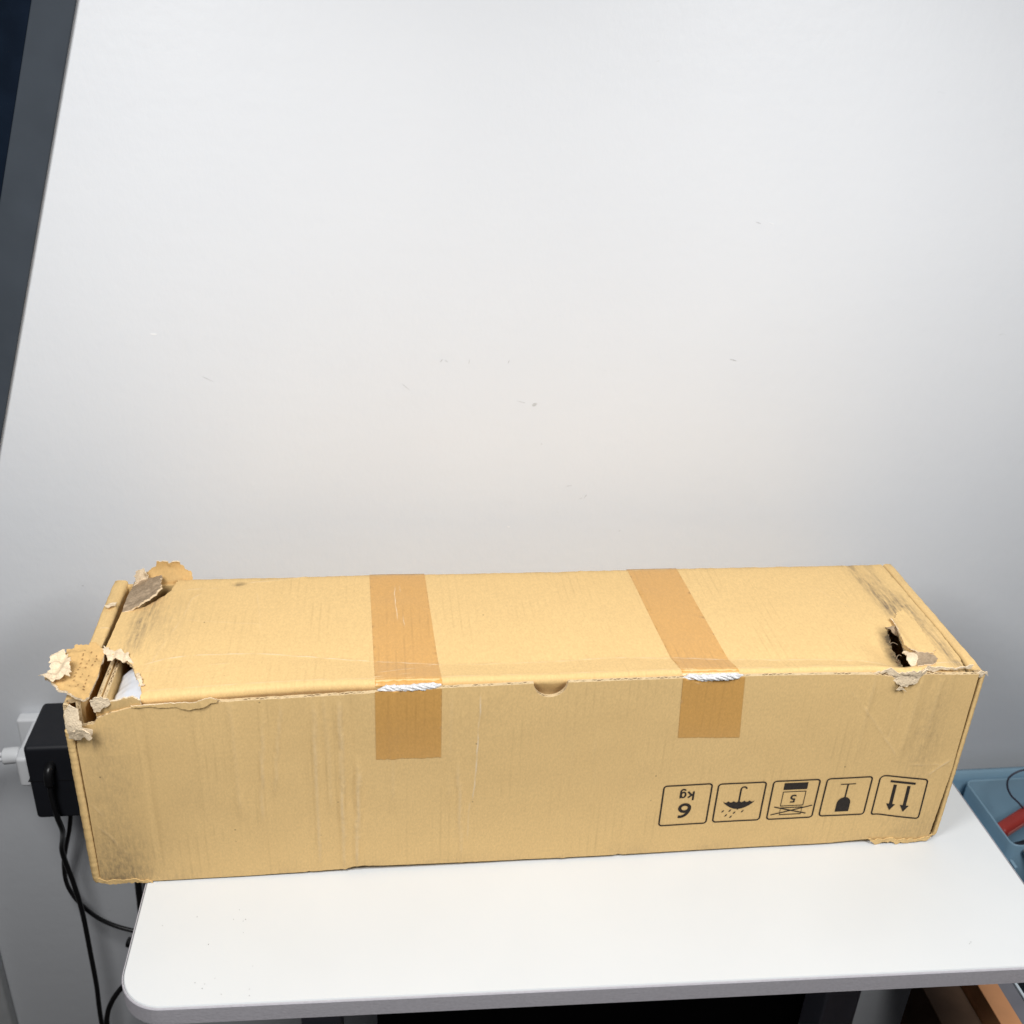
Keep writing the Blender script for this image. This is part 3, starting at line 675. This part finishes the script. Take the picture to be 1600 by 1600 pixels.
# packing tape ------------------------------------------------------------
def quad_outline(pts, seed): return rag(pts, .0012, seed)
for (bl, br, fr_, flx, frontq, rope, sd) in (
        ((-.1352), (-.0868), (-.0804), (-.1300), [(-.1303, .1810, 0), (-.1303, .1160, .0012), (-.0807, .1160, 0), (-.0811, .1818, 0)], ((-.1284, .1815), (-.0812, .1840)), 51),
        ((.0978), (.1440), (.1503), (.1046), [(.1036, .1828, 0), (.1066, .1250, .0009), (.1574, .1226, 0), (.1531, .1818, 0)], ((.1031, .1826), (.1520, .1832)), 52)):
    tw = [(flx, ARC * .15, 0), (fr_, ARC * .15, 0), (br, sy(.1805), .0004), (bl, sy(.1805), 0)]
    tcr = [([(flx, sy(crv(flx, YC_X, YC_Y))), (fr_, sy(crv(fr_, YC_X, YC_Y)))], .0008, .0002, .9)]
    if sd == 51:
        tcr += [([(-.113, sy(.152)), (-.1135, sy(.135)), (-.1128, sy(.118)), (-.1115, sy(.100))], .0006, .0002, 1.0), ([(-.1090, sy(.152)), (-.1085, sy(.143))], .0006, .0002, .9),
                ([(-.1070, sy(.106)), (-.1062, sy(.088))], .0006, .0002, .9), ([(-.0812, sy(.0340)), (-.105, sy(.0270)), (-.1285, sy(.0215))], .0007, .0002, .6), ([(-.135, sy(.1795)), (-.087, sy(.1795))], .0010, .0002, 1.0)]  # the last, pale line paints a reflection along the tape's rear edge
    tp_ = sheet('packing_tape', quad_outline(tw, sd), lambda x, s, l=0.0: lid_map(x, s,   .00022 + l), .0001, [M_TAPE] * 3, bx, .0042, creases=tcr)
    tp_['label'] = 'brown tape strip over the lid, ' + ('left one' if sd == 51 else 'right one running aslant')
    fcr = [] if sd == 51 else [([(.1136, .1795), (.1186, .1772)], .0006, .0004, .9), ([(.1226, .1795), (.1276, .1775)], .0006, .0004, .9), ([(.1366, .1800), (.1436, .1780)], .0006, .0004, .9)]
    te_ = sheet('packing_tape_end', quad_outline(frontq, sd + 5), lambda x, z, l=0.0: front_map(x, z, .00028 + l), .0001, [M_TAPE] * 3, bx, .0021, creases=fcr)
    a, b = rope
    pp = [(a[0] + (b[0] - a[0]) * k / 6, .0006 + .0006 * math.sin(k * 1.3), a[1] - .0006 + (b[1] - a[1]) * k / 6 + .0004 * math.sin(k * 2.1)) for k in range(7)]
    te_.parent = tp_
    ro_ = tube('crinkled_tape_fold', pp, .0026, M_FILM, bx, 40, 30,
         lambda u, th, sd=sd: (.25 + .75 * min(1, 7 * u + .1 * sd % 1 * .3, 9 * (1 - u))) * (.92 + .25 * noise.noise(Vector((u * 9, 1, sd)))) * (1 + .13 * math.sin(4 * th + 30 * u + 4 * noise.noise(Vector((u * 7, 2, sd)))) + .12 * math.sin(7 * th + 48 * u + 5 * noise.noise(Vector((u * 9, 5, sd)))) + .16 * noise.noise(Vector((u * 40, th * 2.5, sd)))))
    ro_.parent = tp_

# printed handling symbols -------------------------------------------------
def stroke(verts, faces, line, w, closed=False):
    n = len(line); k = len(verts)
    for i in range(n):
        p0 = Vector(line[(i - 1) % n] if closed or i else line[0]); p1 = Vector(line[(i + 1) % n] if closed or i < n - 1 else line[-1])
        t = (p1 - p0).normalized(); nn = Vector((-t.y, t.x)) * w * .5; p = Vector(line[i]); verts += [p + nn, p - nn]
    for i in range(n if closed else n - 1):
        a = k + 2 * i; b = k + 2 * ((i + 1) % n); faces.append((a, a + 1, b + 1, b))
def dense(line, step=.003, closed=False):
    out = []; n = len(line)
    for i in range(n if closed else n - 1):
        a, b = Vector(line[i]), Vector(line[(i + 1) % n]); k = max(1, int((b - a).length / step))
        for t in range(k): out.append(tuple(a + (b - a) * t / k))
    if not closed: out.append(line[-1])
    return out
def fill(verts, faces, poly):
    k = len(verts); V, _, F, _, _, _ = geometry.delaunay_2d_cdt([Vector(p) for p in poly], [(i, (i + 1) % len(poly)) for i in range(len(poly))], [], 1, 1e-8)
    verts += [Vector(v) for v in V]; faces += [tuple(k + i for i in f) for f in F]
def text(verts, faces, s, cx, cy, height, bold=.0, wide=1.0):
    """built-in font, turned half round; height = height of the digit or of the tallest letter"""
    c = bpy.data.curves.new('t', 'FONT'); c.body = s; c.size = 1; c.offset = bold; o = bpy.data.objects.new('t', c); COL.objects.link(o)
    dg = bpy.context.evaluated_depsgraph_get(); me = bpy.data.meshes.new_from_object(o.evaluated_get(dg)); P = np.array([v.co[:2] for v in me.vertices])
    lo_, hi_ = P.min(0), P.max(0); sc = height / (hi_[1] - lo_[1]); k = len(verts)
    for p in P: q = (p - (lo_ + hi_) / 2) * sc; verts.append(Vector((cx - q[0] * wide, cy - q[1])))
    faces += [tuple(k + i for i in f.vertices) for f in me.polygons]
    bpy.data.objects.remove(o); bpy.data.curves.remove(c); bpy.data.meshes.remove(me)
def icon(x0, x1, z0, z1, draw, label, warp=None):
    V, F = [], []; W, Hh = x1 - x0, z1 - z0
    P = lambda u, v: (x0 + u * W, z1 - v * Hh)
    stroke(V, F, dense(rounded([P(0, 1), P(1, 1), P(1, 0), P(0, 0)], (.0028,) * 4, 6), .002, True), .00125, True)
    draw(V, F, P, W)
    verts = []
    for p in V:
        x, z = p.x, p.y
        if warp: z += warp(x)
        verts.append(front_map(x, z, .00035))
    me = [f if True else f for f in F]
    # face the viewer
    fixed = []
    for f in me:
        a, b, c = (Vector(verts[i]) for i in f[:3]); nrm = (b - a).cross(c - a)
        fixed.append(f if nrm.y < 0 else f[::-1])
    o = mesh_obj('handling_symbol', verts, fixed, M_INK, bx); o['label'] = label
    return o
def d_kg(V, F, P, W):
    def gl(cx, cy, w, h):              # glyph box turned half round: a to the right, b up, both 0..1
        return lambda a, b: (cx + w * (.5 - a), cy + h * (.5 - b))
    def arc(q, ca, cb, ra, rb, t0, t1, n=22): return [q(ca + ra * math.cos(t), cb + rb * math.sin(t)) for t in np.linspace(t0, t1, n)]
    q = gl(*P(.495, .645), .0112, .0158)
    stroke(V, F, arc(q, .50, .325, .37, .245, 0, 2 * math.pi, 30)[:-1], .0027, True)
    stroke(V, F, [q(.13, .34)] + arc(q, .78, .34, .65, .575, math.pi * .98, math.pi * .50, 16) + [q(.92, .90)], .0027)
    c = P(.50, .250); q = gl(c[0] + .0034, c[1] - .0012, .0054, .0094)
    stroke(V, F, [q(.10, 0), q(.10, 1.0)], .0015); stroke(V, F, [q(.92, .68), q(.20, .34)], .0015); stroke(V, F, [q(.36, .42), q(1.0, 0)], .0016)
    q = gl(c[0] - .0034, c[1] - .0012, .0056, .0094)
    stroke(V, F, arc(q, .44, .34, .34, .30, 0, 2 * math.pi, 26)[:-1], .0014, True)
    stroke(V, F, [q(.84, .70), q(.84, .30), q(.84, -.04)] + arc(q, .48, -.04, .36, .24, 0, -math.pi * .85, 12), .0014)
def d_umb(V, F, P, W):
    top = []
    for k in range(6):
        a, b = .155 + k * .1125, .155 + (k + 1) * .1125
        for t in (0, .25, .5, .75): top.append(P(a + (b - a) * t, .470 + .035 * math.sin(math.pi * t)))
    top.append(P(.83, .470)); bot = [P(.83 - .675 * t, .475 + .205 * math.sin(math.pi * t) ** .8) for t in np.linspace(.04, .96, 18)]
    fill(V, F, top + bot)
    stroke(V, F, [P(.49, .70), P(.49, .66)], .0008)
    hk = [P(.49, .50), P(.49, .17)] + [P(.55 - .06 * math.cos(a), .17 - .07 * math.sin(a)) for a in np.linspace(.3, 2.9, 9)]
    stroke(V, F, dense(hk, .002), .0013)
    for (u, v) in ((.18, .73), (.33, .72), (.43, .78), (.60, .75), (.26, .84), (.37, .885)):
        c = [(u + .024 * math.cos(a) * (1.0), v + .017 * math.sin(a)) for a in np.linspace(0, 2 * math.pi, 9)[:-1]]
        fill(V, F, [P(u - .025, v + .030), P(u + .004, v + .022), P(u + .022, v - .006), P(u + .030, v - .034), P(u + .004, v - .022), P(u - .016, v + .002)])
def d_stack(V, F, P, W):
    fill(V, F, [P(.24, .06), P(.75, .06), P(.75, .235), P(.24, .235)])
    stroke(V, F, [P(.25, .29), P(.74, .29), P(.74, .66), P(.25, .66)], .0009, True)
    text(V, F, '5', *P(.49, .475), .0085, .012)
    stroke(V, F, [P(.26, .71), P(.73, .71), P(.73, .89), P(.26, .89)], .0009, True)
    stroke(V, F, dense([P(.12, .68), P(.84, .885)]), .0010); stroke(V, F, dense([P(.07, .885), P(.95, .68)]), .0010)
def d_glass(V, F, P, W):
    stroke(V, F, dense([P(.33, .165), P(.66, .165)]), .0009); stroke(V, F, dense([P(.49, .165), P(.49, .53)]), .0013)
    fill(V, F, [P(.335, .90), P(.335, .68)] + [P(.485 - .15 * math.cos(a), .68 - .165 * math.sin(a)) for a in np.linspace(.1, math.pi - .1, 14)] + [P(.635, .68), P(.635, .90)])
def d_arr(V, F, P, W):
    fill(V, F, [P(.23, .105), P(.50, .105), P(.76, .105), P(.76, .155), P(.50, .155), P(.23, .155)])
    for u in (.345, .635):
        fill(V, F, [P(u - .033, .205), P(u + .033, .205), P(u + .033, .70), P(u + .095, .70), P(u, .865), P(u - .095, .70), P(u - .033, .70)])
icon(.1012, .1418, .0330, .0757, d_kg, 'printed weight mark reading 6 kg upside down')
icon(.1474, .1880, .0336, .0747, d_umb, 'printed umbrella keep-dry mark upside down')
icon(.1944, .2344, .0335, .0749, d_stack, 'printed stacking limit mark with a 5 upside down')
icon(.2406, .2801, .0341, .0750, d_glass, 'printed fragile glass mark upside down')
icon(.2870, .3297, .0340, .0755, d_arr, 'printed two-arrow mark pointing down', lambda x: -.155 * max(0, x - .293) - .0020 * max(0, (.290 - x) / .003) * .5)

# contents seen through the torn corner ------------------------------------
def bag_mesh():
    verts, faces = [], []; nx, ny = 34, 26
    for j in range(ny + 1):
        for i in range(nx + 1):
            x = -.3255 + .070 * i / nx; y = .012 + .060 * j / ny
            e = min(i, 8) / 8; z = .1560 + .010 * math.sin(e * math.pi / 2) + .0022 * nz(x, y, 50, 60) + .0012 * nz(x, y, 150, 61) - .02 * (1 - min(1, min(j, ny - j) / 4)) ** 2
            verts.append((x, y, z))
    n0 = len(verts)
    for j in range(ny):
        for i in range(nx): a = j * (nx + 1) + i; faces.append((a, a + 1, a + nx + 2, a + nx + 1))
    rim = [i for i in range(nx + 1)] + [j * (nx + 1) + nx for j in range(1, ny + 1)] + [ny * (nx + 1) + i for i in range(nx - 1, -1, -1)] + [j * (nx + 1) for j in range(ny - 1, 0, -1)]
    base = len(verts)
    for r in rim: verts.append((verts[r][0], verts[r][1], .0050))
    m = len(rim)
    for k in range(m): faces.append((rim[k], base + k, base + (k + 1) % m, rim[(k + 1) % m]))
    faces.append(tuple(base + k for k in range(m))[::-1])
    return verts, faces
M_BAG = plain('white_plastic_bag', (.78, .82, .88), .22, .5, .02, 40)
bg = mesh_obj('plastic_bag', *bag_mesh(), M_BAG, None, True); tag(bg, 'white plastic wrapping inside the box seen through the torn left corner', 'bag')

# ================================================================== POWER ADAPTER AND CABLES
M_BLK = plain('black_plastic', (.012, .013, .017), .55, .35, .1, 60, .25, 900, .0003)
M_BLKG = plain('black_rubber', (.010, .010, .011), .35, .45, .1)
M_WPL = plain('white_plastic', (.80, .81, .82), .4, .4, .01)
ad = empty('power_adapter', (-.431, .237, -.110)); tag(ad, 'black block power adapter plugged in at the wall left of the box', 'adapter')
rel(board('body', (-.4672, .198, -.1105), (-.394, .270, -.0205), M_BLK, None, .0045), ad)
rel(board('seam_strip', (-.4676, .1975, -.0620), (-.3936, .2698, -.0612), M_BLKG, None), ad)
rel(tube('plug_head', [(-.4440, .1990, -.0420), (-.4440, .1920, -.0425), (-.4445, .1885, -.0480), (-.4450, .1885, -.0580)], .0046, M_BLKG, None), ad)
sp = empty('power_splitter', (-.474, .28, -.058)); tag(sp, 'white plug splitter on the wall behind the black adapter', 'plug')
rel(board('body', (-.4800, .206, -.0760), (-.4676, .2660, -.0400), M_WPL, None, .004), sp)
rel(board('wall_plate', (-.4960, .2662, -.0840), (-.4560, .2796, -.0400), M_WPL, None, .003), sp)
wc = empty('white_cord', (-.48, .22, -.048)); tag(wc, 'white plug and cord leaving the splitter at the left edge', 'cord')
rel(tube('plug', [(-.4802, .222, -.0480), (-.4850, .222, -.0480), (-.4900, .222, -.0485), (-.4945, .222, -.0490)], .0082, M_WPL, None, 16, 4), wc)
for dz in (-.0028, .0028): rel(tube('cord', [(-.4940, .222, -.0490 + dz), (-.505, .222, -.0510 + dz), (-.52, .223, -.056 + dz), (-.545, .226, -.072 + dz), (-.565, .24, -.11 + dz)], .0024, M_WPL, None, 8), wc)
def cable(pts, r, label):
    o = tube('cable', pts, r, M_BLKG, None, 10, 8); return tag(o, label, 'cable', 'black cables hanging by the wall')
cable([(-.4450, .1885, -.0575), (-.4452, .1880, -.075), (-.4440, .1890, -.100), (-.4460, .200, -.128), (-.4560, .222, -.160), (-.4640, .235, -.1930), (-.4600, .238, -.2419), (-.4571, .238, -.2857), (-.4563, .236, -.3464), (-.4563, .235, -.3993), (-.4584, .235, -.4429), (-.4600, .235, -.52), (-.455, .22, -.60), (-.44, .20, -.715)], .0027,
      'black cable from the front of the adapter hanging straight to the floor')
cable([(-.4480, .248, -.108), (-.4510, .250, -.135), (-.4584, .252, -.1734), (-.4675, .256, -.2049), (-.4741, .258, -.2326), (-.4746, .258, -.2643), (-.4635, .256, -.2918), (-.4427, .254, -.3168), (-.4115, .250, -.3308), (-.370, .245, -.338), (-.30, .23, -.35), (-.25, .20, -.40)], .0024,
      'black cable looping from the adapter rightward behind the table')
cable([(-.398, .262, -.105), (-.3995, .262, -.18), (-.4003, .262, -.2583), (-.4012, .262, -.2880), (-.4020, .262, -.335), (-.395, .262, -.42), (-.38, .25, -.6), (-.37, .25, -.717)], .0040,
      'thick black cable hanging behind the left table edge')
cable([(-.36, .2, -.335), (-.3900, .2, -.342), (-.4093, .2, -.3550), (-.4195, .2, -.3664), (-.4300, .2, -.3842), (-.4374, .2, -.4048), (-.4401, .2, -.4316), (-.435, .2, -.50), (-.40, .2, -.60), (-.36, .2, -.716)], .0030,
      'black cable curving down beside the rounded table corner')
cable([(-.4240, .266, -.367), (-.41, .262, -.368), (-.385, .255, -.372), (-.34, .24, -.39)], .0060, 'short black cable end poking out behind the table')

# ================================================================== BIN AND SHELF AT THE RIGHT
M_BLUE = plain('blue_plastic', (.27, .43, .545), .35, .45, .05, 20)
bn = empty('storage_bin', (.66, .09, -.40)); tag(bn, 'blue plastic storage bin full of odds and ends right of the table', 'bin')
def ring(p, z): return (p, z)
def rr(x0, x1, y0, y1, r): return rounded([(x0, y0), (x1, y0), (x1, y1), (x0, y1)], (r,) * 4, 8)
outr = rr(.520, .86, -.02, .262, .03)
prof = [(offset_poly(outr, -.018), -.40), (offset_poly(outr, -.006), -.160), (outr, -.1595), (outr, -.1500), (offset_poly(outr, -.0040), -.1490), (offset_poly(outr, -.0075), -.1500), (offset_poly(outr, -.0095), -.160), (offset_poly(outr, -.021), -.396)]
o = prism('tub', prof, M_BLUE, None, True, True); o.data.polygons.foreach_set('use_smooth', [len(p.vertices) == 4 for p in o.data.polygons]); rel(o, bn)
# inner tray: pocket with raised rims
tr = rr(.5535, .845, .140, .246, .010)
prof = [(offset_poly(tr, 0), -.330), (offset_poly(tr, 0), -.153), (offset_poly(tr, -.0010), -.1515), (offset_poly(tr, -.0026), -.153), (offset_poly(tr, -.0026), -.326)]
o = prism('tray', prof, M_BLUE, None, True, True); o.data.polygons.foreach_set('use_smooth', [len(p.vertices) == 4 for p in o.data.polygons]); rel(o, bn)
for x0 in (.5330, .5400): rel(board('rib', (x0, .112, -.176), (x0 + .004, .124, -.1530), M_BLUE, None, .0015), bn)
rel(board('ledge', (.5300, -.010, -.190), (.5530, .250, -.1800), M_BLUE, None, .002), bn)
M_RED = plain('red_plastic', (.40, .045, .035), .4, .4, .1)
rp = empty('red_tool', (.59, .19, -.175)); tag(rp, 'red plastic tool handle lying in the blue bin', 'tool'); rp.rotation_euler = (0, -.12, math.radians(24))
board('handle', (-.030, -.008, -.007), (.075, .008, .007), M_RED, rp, .005)
board('grip_stripe', (-.026, -.0088, -.002), (.075, -.0082, .003), plain('pink_plastic', (.60, .20, .17), .4, .4, .05), rp, .0002)
M_DK = plain('dark_rubber', (.035, .035, .048), .6, .3, .5, 60, .6, 120, .003)
def lump(name, c, r, label, mat, cat):
    import bmesh
    bm = bmesh.new(); bmesh.ops.create_icosphere(bm, subdivisions=4, radius=1)
    for v in bm.verts:
        k = 1 + .28 * noise.noise(v.co * 1.7 + Vector(c) * 40) + .14 * noise.noise(v.co * 4.5 + Vector(c) * 20); v.co = Vector((v.co.x * r[0] * k, v.co.y * r[1] * k, v.co.z * r[2] * k))
    me = bpy.data.meshes.new(name); bm.to_mesh(me); bm.free(); me.materials.append(mat); me.polygons.foreach_set('use_smooth', [True] * len(me.polygons))
    o = bpy.data.objects.new(name, me); o.location = c; COL.objects.link(o); return tag(o, label, cat)
lump('cloth_bundle', (.600, .168, -.215), (.042, .020, .024), 'crumpled dark bundle under the red tool in the blue bin', M_DK, 'cloth')
lump('cloth_bundle', (.640, .110, -.200), (.060, .028, .030), 'dark folded lump at the front of the blue bin', M_DK, 'cloth')
tag(tube('rod', [(.566, .137, -.166), (.580, .110, -.160), (.600, .080, -.170), (.62, .05, -.18)], .0022, plain('grey_rod', (.30, .29, .30), .4, .4), None), 'thin grey rod lying across the blue bin', 'rod')
tag(tube('wire_loop', [(.66, .205, -.170), (.62, .2, -.100), (.6050, .2, -.1070), (.5897, .2, -.1082), (.5795, .2, -.1110), (.5717, .2, -.1188), (.5728, .2, -.1310), (.5816, .2, -.1457), (.5945, .2, -.1579), (.61, .2, -.175)], .0011, plain('wire', (.06, .06, .085), .5, .4), None, 8), 'thin dark wire looping up out of the blue bin', 'wire')
# wooden unit under the right front of the table
M_WOOD = plain('lit_wood', (.52, .245, .110), .6, .3, .12, 30, .2, 150)  # orange tone has the light on the strip painted in
M_DWOOD = plain('shaded_wood', (.10, .060, .038), .7, .2, .2, 30)  # darker wood tone, shade of the inner side painted in
M_GREY = plain('grey_rail_paint', (.16, .16, .18), .6, .3, .05)
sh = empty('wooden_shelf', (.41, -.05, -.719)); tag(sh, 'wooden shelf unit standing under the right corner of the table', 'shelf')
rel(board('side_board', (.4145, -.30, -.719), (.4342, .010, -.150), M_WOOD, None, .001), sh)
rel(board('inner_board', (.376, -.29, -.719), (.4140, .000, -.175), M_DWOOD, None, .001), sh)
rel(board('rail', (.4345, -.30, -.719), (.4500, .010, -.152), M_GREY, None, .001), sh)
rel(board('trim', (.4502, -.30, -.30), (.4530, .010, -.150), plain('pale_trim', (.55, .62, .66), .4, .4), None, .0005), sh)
M_DBOX = plain('shade_black', (.012, .011, .013), .8, .2, .3, 20)  # black that stands in for shade
ub = empty('added_shade_box', (.10, .12, -.719)); tag(ub, 'added black box standing in for the deep shade under the table', 'box')  # added box, fills the dark space under the table
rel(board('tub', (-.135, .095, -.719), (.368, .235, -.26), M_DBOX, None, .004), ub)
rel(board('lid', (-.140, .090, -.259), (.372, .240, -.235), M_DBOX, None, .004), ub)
bn.location.z -= .010
